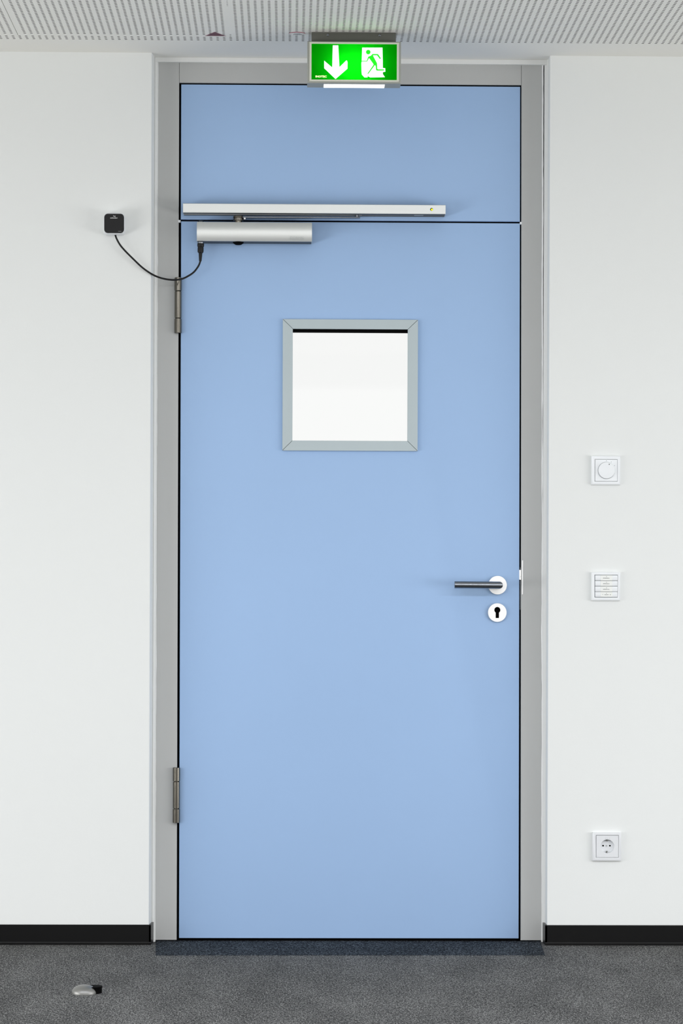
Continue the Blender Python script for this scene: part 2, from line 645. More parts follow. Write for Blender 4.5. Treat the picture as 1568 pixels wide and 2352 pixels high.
# ------------------------------------------------------------------ white strip and sealant round the door frame
FY = 0.073              # front plane of frame and leaf
trim = thing('trim_1', 'white plaster strip and sealant around the grey door frame', None, (0, FY, 0), kind='structure')
b = NB()
prism_z(b, [(-0.3850, 0.063), (-0.3825, 0.0605), (-0.3770, 0.0625), (-0.3745, 0.070), (-0.3740, 0.16), (-0.3860, 0.16)], 0, CEIL)
build('plaster_strip', b, M_TRIM, trim)
b = NB()
prism_z(b, [(0.7225, 0.071), (0.7245, 0.0665), (0.7285, 0.061), (0.7325, 0.054), (0.7330, 0.16), (0.7225, 0.16)], 0, CEIL)
build('plaster_strip', b, M_TRIM, trim)
b = NB()
bx(b, -0.384, 0.7318, 0.060, 0.16, 2.4945, CEIL, 0.001)
build('plaster_strip', b, M_TRIM, trim)
for x0, x1, r0, sd in ((-0.3765, -0.3757, 0.0022, 1), (0.7175, 0.7245, 0.0022, 2)):
    rnd = random.Random(sd)
    b = NB()
    rings = []
    n, seg = 150, 8
    wob, wr = 0.0, 0.0
    for k in range(n + 1):
        z = 2.4945 * k / n
        wob = 0.8 * wob + rnd.uniform(-1, 1) * 0.00028
        wr = 0.75 * wr + rnd.uniform(-1, 1) * 0.0004
        xc = x1 + (x0 - x1) * k / n if sd == 2 else x0
        r = max(0.0012, r0 + wr)
        rings.append([(xc + wob + r * math.cos(2 * PI * j / seg), FY - 0.0018 + r * math.sin(2 * PI * j / seg), z) for j in range(seg)])
    loft(b, rings)
    build('sealant_bead', b, M_SEAL, trim, smooth=True)

# ================================================================== the door
door = thing('door_1', 'light blue door with transom panel in a grey frame', None, (0.17, FY, 0.0), kind='structure')
# right-hand edges lean very slightly: x at height z
RJ_IN = lambda z: 0.6637 - 0.0062 * (z / 2.5)
RJ_OUT = lambda z: 0.7235 - 0.0055 * (z / 2.5)
LEAF_R = lambda z: 0.6578 - 0.0040 * (z / 2.5)
TOP, OPEN_T = 2.4955, 2.4385

b = NB()
prism(b, [(-0.3755, 0.004), (-0.3143, 0.004), (-0.3155, TOP), (-0.3765, TOP)], FY, FY + .10, 0.001)
build('frame_post', b, M_FRAME, door)
b = NB()
prism(b, [(RJ_IN(0), 0.004), (RJ_OUT(0), 0.004), (RJ_OUT(TOP), TOP), (RJ_IN(TOP), TOP)], FY, FY + .10, 0.001)
build('frame_post', b, M_FRAME, door)
b = NB()
prism(b, [(-0.3148, OPEN_T), (RJ_IN(OPEN_T) - .0008, OPEN_T), (RJ_IN(TOP) - .0008, TOP), (-0.3148, TOP)], FY, FY + .10, 0.0006)
build('frame_header', b, M_FRAME, door)

LX = -0.3085
b = NB()
prism(b, [(LX - .001, 2.0502), (LEAF_R(2.05), 2.0502), (LEAF_R(2.434), 2.4336), (LX - .001, 2.4336)], FY, FY + .065, 0.0009)
build('transom_panel', b, M_BLUE, door, smooth=True, label='blue panel above the door leaf')

WX0, WX1, WZ0, WZ1 = 0.0095, 0.3362, 1.4233, 1.7406     # clear opening of the vision panel
b = NB()
ring4(b, [(LX + .001, 0.0095), (LEAF_R(0), 0.0095), (LEAF_R(2.045), 2.0448), (LX, 2.0448)],
      rect(WX0 - .006, WX1 + .006, WZ0 - .006, WZ1 + .006), FY, FY + .065, 0.0009)
leaf = build('door_leaf', b, M_BLUE, door, smooth=True, label='tall blue door leaf')

# black seals in the gaps
b = NB()
bx(b, -0.3195, LX + .004, FY + .010, FY + .095, 0.0, 2.442)
bx(b, LEAF_R(0) - .008, RJ_IN(0) + .003, FY + .012, FY + .095, 0.0, 2.442)
bx(b, -0.3195, 0.664, FY + .010, FY + .095, 2.4300, 2.4425)
bx(b, -0.3195, 0.664, FY + .012, FY + .095, 2.0425, 2.0535)
bx(b, -0.3195, 0.664, FY + .012, FY + .060, 0.0013, 0.0125)
build('gap_seal', b, M_BLACK, door, label='black rubber seal in the gaps')
for x0, x1, z in ((-0.3172, -0.3098, 2.0449), (0.6543, 0.6598, 2.0456)):
    b = NB()
    bx(b, x0, x1, FY - .0005, FY + .02, z - .0036, z + .0036, 0.0008)
    build('corner_spacer', b, M_WPLAST, door, label='small white plastic block in the gap')

# vision panel: four mitred bars, glass, dark strip at the top edge
OX0, OX1, OZ0, OZ1 = -0.0190, 0.3650, 1.3950, 1.7680
g = 0.0006
bars = (
    [(OX0 + g, OZ1), (OX1 - g, OZ1), (WX1 - g, WZ1), (WX0 + g, WZ1)],
    [(OX0 + g, OZ0), (WX0 + g, WZ0), (WX1 - g, WZ0), (OX1 - g, OZ0)],
    [(OX0, OZ0 + g), (OX0, OZ1 - g), (WX0, WZ1 - g), (WX0, WZ0 + g)],
    [(OX1, OZ0 + g), (WX1, WZ0 + g), (WX1, WZ1 - g), (OX1, OZ1 - g)],
)
b = NB()
bx(b, OX0 + .002, OX1 - .002, FY - .003, FY, OZ0 + .002, WZ0 - .001)
bx(b, OX0 + .002, OX1 - .002, FY - .003, FY, WZ1 + .001, OZ1 - .002)
bx(b, OX0 + .002, WX0 - .001, FY - .003, FY, OZ0 + .002, OZ1 - .002)
bx(b, WX1 + .001, OX1 - .002, FY - .003, FY, OZ0 + .002, OZ1 - .002)
vision = build('vision_panel', b, M_DARKMET, door, label='square glazed vision panel in the door leaf')
for pts in bars:
    b = NB()
    prism(b, pts, FY - .009, FY + .004, 0.0005)
    build('frame_bar', b, M_ALUFR, vision)
b = NB()
bx(b, WX0 - .004, WX1 + .004, FY + .029, FY + .035, WZ0 - .004, WZ1 + .004)
build('glass_pane', b, M_GLASS, vision, label='clear glass pane against a white sky')
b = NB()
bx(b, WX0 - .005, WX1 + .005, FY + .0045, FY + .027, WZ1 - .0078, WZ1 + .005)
build('top_strip', b, M_BLACK, vision, label='black strip along the top of the glass')

# hinges
for zs in ((1.8842, 1.8457, 1.7685, 1.7262), (0.4944, 0.4548, 0.3775, 0.3372)):
    h = None
    for k, (zt, zb) in enumerate(((zs[0], zs[1] + .0006), (zs[1] - .0006, zs[2] + .0006), (zs[2] - .0006, zs[3]))):
        b = NB()
        r = 0.0102 if k != 1 else 0.0097
        lathe(b, (-0.3160, FY - .006, 0), (0, 0, 1), [(r - .001, zb), (r, zb + .001), (r, zt - .001), (r - .001, zt)], 28)
        if h is None:
            bx(b, -0.3160 - .004, -0.3160 + .004, FY - .004, FY + .03, zs[3] + .002, zs[0] - .002)
            h = build('hinge', b, M_HINGE, door, smooth=True, label='brushed steel barrel hinge')
        else:
            build('hinge_knuckle', b, M_HINGE, h, smooth=True)

# lever handle
HZ, HX = 1.0147, 0.5939
b = NB()
lathe(b, (HX, FY, HZ), (0, -1, 0), [(0.0268, 0), (0.0268, 0.0072), (0.0262, 0.0082), (0.0, 0.0084)], 48)
handle = build('door_handle', b, M_ROSE, door, smooth=True, label='steel rose of the lever handle')
b = NB()
tube(b, [(0.4685, FY - .055, HZ + .0005), (HX + .0005, FY - .055, HZ - .0002), (HX + .0005, FY - .004, HZ)], 0.0102, 28)
build('lever', b, M_STEEL, handle, smooth=True, label='round bar steel lever pointing left')

# key escutcheon with a profile-cylinder hole
EX, EZ = 0.5934, 0.9368
b = NB()
nseg, kc = 72, 0.0016
inner = []
for k in range(nseg):
    a = 2 * PI * k / nseg
    dx, dz = math.cos(a), math.sin(a)
    t = 0.0
    while True:
        t += 0.00005
        x, z = t * dx, kc + t * dz
        in_circle = x * x + (z - 0.0073) ** 2 <= 0.0087 ** 2
        in_slot = abs(x) <= 0.0048 and -0.0155 <= z <= 0.0073
        if not (in_circle or in_slot):
            break
    inner.append((EX + t * dx, EZ + kc + t * dz))
outer = [(EX + 0.0268 * math.cos(2 * PI * k / nseg), EZ + 0.0268 * math.sin(2 * PI * k / nseg)) for k in range(nseg)]
mid_o = [(EX + 0.0262 * math.cos(2 * PI * k / nseg), EZ + 0.0262 * math.sin(2 * PI * k / nseg)) for k in range(nseg)]
loft(b, [[(x, FY, z) for x, z in outer], [(x, FY - .0072, z) for x, z in outer], [(x, FY - .0082, z) for x, z in mid_o],
         [(x, FY - .0082, z) for x, z in inner], [(x, FY - .0004, z) for x, z in inner]], False, False)
esc = build('key_escutcheon', b, M_ROSE, door, smooth=True, label='round steel escutcheon below the handle')
b = NB()
prism(b, inner, FY - .0006, FY - .0001)
build('keyhole', b, M_BLACK, esc, label='black keyhole')

# strike plate and latch
b = NB()
bx(b, 0.6638, 0.6668, FY - .0012, FY + .03, 0.9885, 1.0858, 0.0004)
build('strike_plate', b, M_ROSE, door, label='bright strike plate on the frame post')
b = NB()
bx(b, 0.6595, 0.6601, FY + .008, FY + .014, 0.9455, 1.0655)
fore = build('latch_forend', b, M_STEEL, door)
b = NB()
prism(b, [(0.6560, 1.0310), (0.6640, 1.0300), (0.6640, 1.0345), (0.6600, 1.0395), (0.6640, 1.0440), (0.6640, 1.0500), (0.6605, 1.0535), (0.6640, 1.0565), (0.6640, 1.0585), (0.6560, 1.0585)], FY + .001, FY + .02)
build('latch_bolt', b, M_ROSE, fore, label='bright latch bolt in the gap')

# ================================================================== door closer
cl = thing('door_closer', 'silver overhead door closer with slide rail above the blue door leaf', 'door closer', (-0.10, FY, 1.983))
CF = FY - .053
b = NB()
prof = [(FY, 2.0371)]
for k in range(15):
    t = k / 14
    z = 2.0368 - t * 0.0535
    prof.append((CF + 0.0085 * (2 * t - 0.95) ** 2 if t < .475 else CF + 0.0055 * ((t - .475) / .525) ** 2, z))
prof += [(CF + 0.0085, 1.9826), (FY, 1.9826)]
prism_x(b, prof, -0.2612, 0.0617)
body = build('closer_body', b, M_ALU, cl, smooth=True, label='silver closer body with a gently rounded front')
for x in (-0.2622, 0.0617):
    b = NB()
    prism_x(b, [(y + (0.0006 if y < FY - .01 else 0), z) for y, z in prof], x, x + .001)
    build('end_cap', b, M_ALU, body)
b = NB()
bx(b, -0.2605, 0.0610, CF + .0087, FY - .0005, 1.9819, 1.9832, 0.0004)  # thin sheet below the body, darker than its silver
build('bottom_sheet', b, M_UNDER, body, label='dark underside of the closer body')
b = NB()
ring4(b, rect(0.0006, 0.0390, 1.9888, 1.9972), rect(0.0010, 0.0386, 1.9892, 1.9968), CF + 0.0010, CF + 0.004)
text_mesh(b, 'DORMA', 0.0020, 1.9900, 0.0355, 0.0060, CF + 0.0012, 0.002, 0.0)
build('maker_plate', b, M_EMBOSS, body, label='embossed maker name on the closer')
b = NB()
lathe(b, (-0.1455, FY - .030, 1.9826), (0, 0, -1), [(0.0155, 0), (0.0150, 0.003), (0.0085, 0.0075), (0.0, 0.0078)], 32)
build('valve_cap', b, M_BLACK, cl, smooth=True, label='black cap under the closer body')
b = NB()
lathe(b, (-0.2515, FY - .030, 2.0371), (0, 0, 1), [(0.0085, 0), (0.0085, 0.002), (0.005, 0.0055), (0, 0.006)], 28)
build('plug_screw', b, M_STEEL, cl, smooth=True)
RF = FY - .050
b = NB()
zt, zb = 2.0889, 2.0619
prism_x(b, [(FY, zt), (RF + .0015, zt), (RF, zt - .0015), (RF, zb + .0015), (RF + .0015, zb), (RF + .016, zb), (RF + .016, zb + .012),
            (RF + .034, zb + .012), (RF + .034, zb), (FY, zb)], -0.3005, 0.4390)
rail = build('slide_rail', b, M_ALU, cl, smooth=True, label='silver slide rail on the transom panel')
for x in (-0.3014, 0.4390):
    b = NB()
    bx(b, x, x + .0010, RF + .0005, FY, zb + .0004, zt - .0004, 0.0003)
    build('end_cap', b, M_ALU, rail)
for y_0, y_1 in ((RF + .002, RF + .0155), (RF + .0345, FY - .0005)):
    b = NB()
    bx(b, -0.3003, 0.4386, y_0, y_1, zb - .0005, zb + .001, 0.0003)  # darker strips along the bottom of the rail
    build('bottom_strip', b, M_UNDER, rail, label='dark underside of the rail')
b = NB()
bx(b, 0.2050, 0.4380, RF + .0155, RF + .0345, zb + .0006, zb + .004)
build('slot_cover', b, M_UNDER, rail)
b = NB()
bx(b, 0.352, 0.378, RF + .018, RF + .030, zb - .0008, zb + .003, 0.0003)
build('service_cap', b, M_EMBOSS, rail)
b = NB()
lathe(b, (0.4003, RF - .0004, 2.0757), (0, 1, 0), [(0.0041, 0), (0.0041, 0.0018)], 24)
ind = build('indicator_ring', b, M_BLACK, rail, label='round dark indicator hole')
b = NB()
lathe(b, (0.4011, RF - .0007, 2.0750), (0, 1, 0), [(0.0028, 0), (0.0028, 0.0012)], 20)
build('indicator_light', b, M_LED, ind, label='yellow status light')
# arm with its pivot
AY = FY - .030
b = NB()
prism(b, [(-0.1460, 2.0504), (0.197, 2.0522), (0.199, 2.0535), (0.199, 2.0545), (0.197, 2.0556), (-0.1460, 2.0544)], AY - .008, AY + .008, 0.0008)
arm = build('arm', b, M_STEEL, cl, smooth=True, label='flat steel arm running into the slide rail')
b = NB()
lathe(b, (0.190, AY, 2.0545), (0, 0, 1), [(0.0055, 0), (0.0055, 0.014)], 20)
build('slide_pin', b, M_STEEL, arm, smooth=True)
b = NB()
lathe(b, (-0.1455, AY, 2.0371), (0, 0, 1),
      [(0.0105, 0), (0.0105, 0.0055), (0.0148, 0.0062), (0.0148, 0.0118), (0.0135, 0.0124), (0.0135, 0.0136), (0.0150, 0.0142), (0.0146, 0.0185), (0.009, 0.0200), (0, 0.0202)], 36)
build('arm_pivot', b, M_HINGE, arm, smooth=True, label='stacked round pivot of the arm')
b = NB()
lathe(b, (-0.1275, AY - .0125, 2.0478), (0, -1, 0), [(0.0025, -0.012), (0.0025, 0.001), (0.0, 0.0022)], 16)
build('pivot_screw', b, M_ROSE, arm, smooth=True)

# ================================================================== wall reader and its cable
rd = thing('wall_reader', 'square black-faced wall reader with a white rim left of the door', 'reader', (-0.4925, 0.0, 2.025))
RX, RZ = -0.4910, 2.0219
b = NB()
loft(b, [rrect(0.0620, 0.0625, 0.013, -0.4925, 2.0235, 0.0), rrect(0.0620, 0.0625, 0.013, -0.4925, 2.0235, -0.006),
         rrect(0.0598, 0.0595, 0.0125, RX - .0003, RZ - .0002, -0.036), rrect(0.0585, 0.0580, 0.0120, RX, RZ, -0.0395),
         rrect(0.0560, 0.0552, 0.0105, RX, RZ, -0.0405), rrect(0.0545, 0.0535, 0.010, RX, RZ, -0.0385)])
build('housing', b, M_WPLAST2, rd, smooth=True, label='white rounded housing')
b = NB()
loft(b, [rrect(0.0542, 0.0532, 0.0098, RX, RZ, -0.0380), rrect(0.0542, 0.0532, 0.0098, RX, RZ, -0.0398),
         rrect(0.0528, 0.0518, 0.0092, RX, RZ, -0.0404)])
face = build('face_plate', b, M_READER, rd, smooth=True, label='black face with small white print')
b = NB()
text_mesh(b, 'hg', RX - .0024, RZ + .0180, 0.0062, 0.0044, -0.0406, 0.0002, 0.02)
text_mesh(b, 'schieder:', RX - .0110, RZ + .0137, 0.0208, 0.0032, -0.0406, 0.0002, 0.04)
bx(b, RX + .0115, RX + .0200, -0.0406, -0.0404, RZ - .0222, RZ - .0217)
build('print', b, M_PRINT, face, kind='stuff')

pts = [(-0.4904, 1.9958), (-0.4861, 1.9836), (-0.4763, 1.9665), (-0.4616, 1.9495), (-0.4407, 1.9288), (-0.4162, 1.9057), (-0.3917, 1.8881),
       (-0.3708, 1.8778), (-0.3488, 1.8718), (-0.3243, 1.8695), (-0.3023, 1.8727), (-0.2852, 1.8807), (-0.2694, 1.8918), (-0.2572, 1.9078), (-0.2520, 1.9200), (-0.2512, 1.9260)]
ys = [-.018, -.020, -.020, -.018, -.014, -.010, -.006, -.002, .004, .012, .021, .029, .036, .041, .043, .043]
path = [Vector((x * (1 + y / 7.646), y, 0.965 + (z - 0.965) * (1 + y / 7.646))) for (x, z), y in zip(pts, ys)]
fine = []
for i in range(len(path) - 1):
    p0, p1, p2, p3 = path[max(0, i - 1)], path[i], path[i + 1], path[min(len(path) - 1, i + 2)]
    for k in range(5):
        t = k / 5
        fine.append(0.5 * ((2 * p1) + (p2 - p0) * t + (2 * p0 - 5 * p1 + 4 * p2 - p3) * t * t + (3 * p1 - p0 - 3 * p2 + p3) * t ** 3))
fine.append(path[-1])
cb = thing('connection_cable', 'thin black cable hanging from the wall reader to the silver door closer', 'cable', (-0.37, 0.0, 1.87))
b = NB()
tube(b, fine, 0.0026, 12)
build('cord', b, M_CORD, cb, smooth=True)
b = NB()
c0 = Vector((-0.2515, AY, 1.9826))
ax = (fine[-2] - c0).normalized()
L = (fine[-2] - c0).length
lathe(b, c0, ax, [(0.0093, 0.0045), (0.0096, 0.006), (0.0096, 0.0125), (0.0082, 0.0150), (0.0086, 0.0185), (0.0086, 0.0265), (0.0076, 0.0305),
                  (0.0052, 0.0320), (0.0048, 0.040), (0.0036, 0.0545), (0.0036, L)], 28)
build('plug', b, M_CORD, cb, smooth=True, label='black round plug below the closer')
b = NB()
lathe(b, c0, ax, [(0.0080, 0.0002), (0.0085, 0.001), (0.0080, 0.0050)], 28)
build('plug_collar', b, M_STEEL, cb, smooth=True, label='steel collar of the plug')

# ================================================================== emergency exit sign
SX0, SX1, SZ0, SZ1 = 0.0458, 0.2985, 2.3665, 2.4790
SF, SB = -0.3135, -0.2500
sg = thing('exit_sign', 'green illuminated emergency exit sign hanging from the ceiling above the door', 'sign', ((SX0 + SX1) / 2, -0.28, SZ0))
b = NB()
t = 0.003
bx(b, SX0, SX1, SF, SB, SZ1 - t, SZ1, 0.0006)
bx(b, SX0, SX0 + t, SF, SB, SZ0, SZ1, 0.0006)
bx(b, SX1 - t, SX1, SF, SB, SZ0, SZ1, 0.0006)
bx(b, SX0, SX1, SB - t, SB, SZ0, SZ1, 0.0006)
DX0, DX1, DY0, DY1 = 0.0908, 0.2553, -0.2985, -0.2500 - .003
zu = SZ0 - .0004
ring4_z = [(SX0 + .0002, SF + .0002), (SX1 - .0002, SF + .0002), (SX1 - .0002, SB - .0002), (SX0 + .0002, SB - .0002)]
hole_z = [(DX0 + .0002, DY0 + .0002), (DX1 - .0002, DY0 + .0002), (DX1 - .0002, DY1 - .0002), (DX0 + .0002, DY1 - .0002)]
lo_o = [b.verts.new((x, y, zu)) for x, y in ring4_z]
lo_i = [b.verts.new((x, y, zu)) for x, y in hole_z]
up_o = [b.verts.new((x, y, zu + t)) for x, y in ring4_z]
up_i = [b.verts.new((x, y, zu + t)) for x, y in hole_z]
for k in range(4):
    j = (k + 1) % 4
    b.faces.new((lo_o[k], lo_o[j], lo_i[j], lo_i[k]))
    b.faces.new((up_o[k], up_i[k], up_i[j], up_o[j]))
    b.faces.new((lo_o[k], up_o[k], up_o[j], lo_o[j]))
    b.faces.new((lo_i[k], lo_i[j], up_i[j], up_i[k]))
build('housing', b, M_HOUSE, sg, smooth=True, label='grey metal housing')
b = NB()
bx(b, SX0 + .004, SX1 - .004, SB - .0045, SB - .0035, SZ0 + .006, SZ1 - .004)
bx(b, SX0 + .004, SX1 - .004, SF + .004, SB - .004, SZ0 + .0045, SZ0 + .0055)
bx(b, SX0 + .004, SX1 - .004, SF + .004, SB - .004, SZ1 - .0045, SZ1 - .0035)
bx(b, SX0 + .0035, SX0 + .0045, SF + .004, SB - .004, SZ0 + .005, SZ1 - .004)
bx(b, SX1 - .0045, SX1 - .0035, SF + .004, SB - .004, SZ0 + .005, SZ1 - .004)
build('reflector', b, M_SIGNIN, sg)
b = NB()
bx(b, DX0, DX1, DY0, DY1, SZ0 - .0012, SZ0 + .003, 0.0004)
build('light_diffuser', b, M_DIFF, sg, label='glowing white light strip under the sign')
GX0, GX1, GZ0, GZ1 = 0.0570, 0.2872, 2.3752, 2.4718   # green field
BX0, BX1, BZ0, BZ1 = 0.0515, 0.2930, 2.3706, 2.4762
BF = SF - .004
for p in ([(BX0, BZ1), (BX1, BZ1), (GX1, GZ1), (GX0, GZ1)], [(BX0, BZ0), (GX0, GZ0), (GX1, GZ0), (BX1, BZ0)],
          [(BX0, BZ0), (BX0, BZ1), (GX0, GZ1), (GX0, GZ0)], [(BX1, BZ0), (GX1, GZ0), (GX1, GZ1), (BX1, BZ1)]):
    b = NB()
    prism(b, p, BF, SF + .003, 0.0008)
    build('bezel_bar', b, M_BEZEL, sg, smooth=True)
b = NB()
for o_, i_ in (((SX0 + .0005, SX1 - .0005, SZ0 + .0005, SZ1 - .0005), (BX0 + .001, BX1 - .001, BZ0 + .001, BZ1 - .001)),):
    ring4(b, rect(*o_), rect(*i_), SF - .0012, SF + .003, 0.0008)
build('front_rim', b, M_HOUSE, sg, smooth=True)
b = NB()
PFY = SF - .0020
v = [b.verts.new((x, PFY, z)) for x, z in rect(GX0 - .001, GX1 + .001, GZ0 - .001, GZ1 + .001)]
b.faces.new(v)
panel = build('sign_panel', b, M_FILM, sg, label='translucent green panel')
b = NB()
prism(b, [(0.1143, 2.4678), (0.1289, 2.4679), (0.1323, 2.4090), (0.1508, 2.4274), (0.1528, 2.4268), (0.1543, 2.4215), (0.1539, 2.4051),
          (0.1220, 2.3770), (0.0912, 2.4060), (0.0911, 2.4263), (0.1129, 2.4080)], PFY - .0006, PFY - .0002)
build('arrow', b, M_SIGNW, panel, label='white arrow pointing down')
b = NB()
prism(b, [(0.1936, 2.4622), (0.2483, 2.4626), (0.2496, 2.4079), (0.2559, 2.4071), (0.2563, 2.3976), (0.2496, 2.3967), (0.2496, 2.3911), (0.2551, 2.3829),
          (0.2154, 2.3820), (0.2089, 2.3860), (0.2085, 2.3822), (0.2003, 2.3817), (0.1930, 2.3894), (0.1921, 2.3976), (0.1916, 2.4191), (0.1926, 2.4286)],
      PFY - .0006, PFY - .0002)
build('door_pictogram', b, M_SIGNW, panel, label='white doorway shape')
b = NB()
prism(b, [(0.2212, 2.4452), (0.2359, 2.4453), (0.2379, 2.4429), (0.2443, 2.4337), (0.2415, 2.4314), (0.2337, 2.4417), (0.2225, 2.4416), (0.2338, 2.4203),
          (0.2343, 2.4065), (0.2358, 2.4039), (0.2529, 2.4039), (0.2524, 2.4008), (0.2339, 2.4004), (0.2313, 2.4017), (0.2302, 2.4121), (0.2282, 2.4155),
          (0.2098, 2.3906), (0.2079, 2.3921), (0.2239, 2.4155), (0.2243, 2.4176), (0.2122, 2.4343), (0.2069, 2.4246), (0.1920, 2.4245), (0.1920, 2.4264),
          (0.2058, 2.4265), (0.2100, 2.4378), (0.2174, 2.4408)], PFY - .0010, PFY - .0006)
lathe(b, (0.2100, PFY - .0010, 2.4503), (0, 1, 0), [(0.0062, 0), (0.0062, 0.0004)], 28)
build('running_figure', b, M_SIGNG, panel, label='green running figure')
b = NB()
text_mesh(b, 'INOTEC', 0.0680, 2.3807, 0.0300, 0.0056, PFY - .0005, 0.0003, 0.035)
build('lettering', b, M_SIGNY, panel, label='pale maker name in the corner')
b = NB()
bx(b, 0.0568, 0.2853, -0.2950, -0.2570, SZ1 - .0005, CEIL, 0.0012)
br = build('mounting_bracket', b, M_DARKMET, sg, smooth=True, label='dark grey bracket at the ceiling')
for x in (0.1010, 0.2410):
    b = NB()
    lathe(b, (x, -0.2950, 2.5002), (0, -1, 0), [(0.0036, -0.001), (0.0036, 0.0012), (0.0022, 0.0024), (0, 0.0026)], 20)
    build('screw', b, M_STEEL, br, smooth=True)
ld = bpy.data.lights.new('sign_lamp', 'AREA')
ld.shape = 'RECTANGLE'
ld.size, ld.size_y = 0.10, 0.008
ld.energy = 0.085
lo = bpy.data.objects.new('sign_lamp', ld)
COL.objects.link(lo)
lo.parent = sg
lo.location = Vector((0.172, SB - .008, 2.4160)) - ROOT_LOC[sg.name]
lo.rotation_euler = (PI / 2, 0, PI)


# ================================================================== wall fittings
def plate(name, label, cat, x0, x1, z0, z1, ix0, ix1, iz0, iz1, m):
    r = thing(name, label, cat, ((x0 + x1) / 2, 0.0, (z0 + z1) / 2))
    b = NB()
    ring4(b, rect(x0, x1, z0, z1), rect(ix0, ix1, iz0, iz1), -0.0105, 0.0, 0.0012)
    build('frame', b, m, r, smooth=True, label='square white cover frame')
    return r


# rotary controller
rc = plate('rotary_controller', 'white square wall plate with a round rotary dial, topmost of three', 'dimmer', 0.8512, 0.9330, 1.2988, 1.3792, 0.8612, 0.9250, 1.3076, 1.3700, M_WPLAST)
b = NB()
ix0, ix1, iz0, iz1 = 0.8622, 0.9244, 1.3084, 1.3692
DXc, DZc = 0.8938, 1.3387
n = 48
circ = [(DXc + 0.0241 * math.cos(2 * PI * k / n), DZc + 0.0241 * math.sin(2 * PI * k / n)) for k in range(n)]
sq = []
for k in range(n):
    a = 2 * PI * k / n
    c_, s_ = math.cos(a), math.sin(a)
    ts = [((ix1 if c_ > 0 else ix0) - DXc) / c_ if abs(c_) > 1e-9 else 9, ((iz1 if s_ > 0 else iz0) - DZc) / s_ if abs(s_) > 1e-9 else 9]
    tt = min(ts)
    sq.append((DXc + tt * c_, DZc + tt * s_))
for k in range(n):
    pass
for cxn, czn in ((ix0, iz0), (ix1, iz0), (ix1, iz1), (ix0, iz1)):
    j = min(range(n), key=lambda q: (sq[q][0] - cxn) ** 2 + (sq[q][1] - czn) ** 2)
    sq[j] = (cxn, czn)
loft(b, [[(x, -0.002, z) for x, z in sq], [(x, -0.0102, z) for x, z in sq], [(x, -0.0102, z) for x, z in circ], [(x, -0.004, z) for x, z in circ]], True, True)
cp = build('cover_plate', b, M_WPLAST, rc, smooth=True)
b = NB()
lathe(b, (DXc, 0, DZc), (0, -1, 0), [(0.0234, 0.004), (0.0234, 0.0150), (0.0226, 0.0162), (0.012, 0.0155), (0.0, 0.0152)], 48)
dial = build('dial', b, M_WPLAST, rc, smooth=True, label='round white rotary dial')
b = NB()
bx(b, DXc + .0060, DXc + .0085, -0.0170, -0.0160, DZc + .0155, DZc + .0185, 0.0004)
build('dial_mark', b, M_PRINTG, dial)
b = NB()
for dx, dz, s in ((0.0, 0.0270, 0.0010), (0.0135, 0.0238, 0.0008), (0.0230, 0.0138, 0.0009)):
    lathe(b, (DXc + dx, -0.0105, DZc + dz), (0, 1, 0), [(s, 0), (s, 0.0005)], 12)
build('scale_mark', b, M_PRINTG, cp)

# push-button panel
pb = plate('push_button_panel', 'white wall plate with four labelled push buttons below the rotary dial', 'switch', 0.8524, 0.9340, 0.9725, 1.0517, 0.8617, 0.9268, 0.9810, 1.0444, M_WPLAST)
b = NB()
bx(b, 0.8617, 0.9268, -0.004, -0.001, 0.9810, 1.0444)
build('carrier', b, M_PRINTG, pb)
zs = [1.0438, 1.0277, 1.0122, 0.9968, 0.9816]
for k in range(4):
    b = NB()
    bx(b, 0.8630, 0.9262, -0.0108, -0.003, zs[k + 1] + .0005, zs[k] - .0005, 0.0007)
    bt = build('push_button', b, M_WPLAST, pb, smooth=True)
    b = NB()
    bx(b, 0.8785, 0.9115, -0.0116, -0.0106, zs[k + 1] + .0009, zs[k] - .0004, 0.0003)
    build('label_window', b, M_LABEL, bt)
    b = NB()
    zc = (zs[k] + zs[k + 1]) / 2
    wd = 0.0185 if k < 3 else 0.0120
    small_print(b, 0.8945 if k < 3 else 0.8955, zc - .0005, wd, 0.0022, -0.0119, 30 + k)
    prism(b, [(0.8935, zc + .0028), (0.8965, zc + .0028), (0.8950, zc + .0046)], -0.0119, -0.0117)
    if k == 3:
        small_print(b, 0.8845, zc + .0003, 0.0022, 0.0022, -0.0119, 41)
        small_print(b, 0.9060, zc - .0005, 0.0025, 0.0022, -0.0119, 42)
    build('print', b, M_PRINTG, bt, kind='stuff')

# earthed wall socket
so = plate('wall_socket', 'white earthed wall socket low on the wall right of the door', 'socket', 0.8580, 0.9391, 0.2390, 0.3187, 0.8680, 0.9320, 0.2480, 0.3106, M_WPLAST2)
ix0, ix1, iz0, iz1 = 0.8690, 0.9312, 0.2488, 0.3098
CXs, CZs = 0.9000, 0.2795
rr = 0.0195
circ = [(CXs + rr * math.cos(2 * PI * k / n), CZs + rr * math.sin(2 * PI * k / n)) for k in range(n)]
sq = []
for k in range(n):
    a = 2 * PI * k / n
    c_, s_ = math.cos(a), math.sin(a)
    ts = [((ix1 if c_ > 0 else ix0) - CXs) / c_ if abs(c_) > 1e-9 else 9, ((iz1 if s_ > 0 else iz0) - CZs) / s_ if abs(s_) > 1e-9 else 9]
    tt = min(ts)
    sq.append((CXs + tt * c_, CZs + tt * s_))
for cxn, czn in ((ix0, iz0), (ix1, iz0), (ix1, iz1), (ix0, iz1)):
    j = min(range(n), key=lambda q: (sq[q][0] - cxn) ** 2 + (sq[q][1] - czn) ** 2)
    sq[j] = (cxn, czn)
b = NB()
circ2 = [(CXs + (x - CXs) * .93, CZs + (z - CZs) * .93) for x, z in circ]
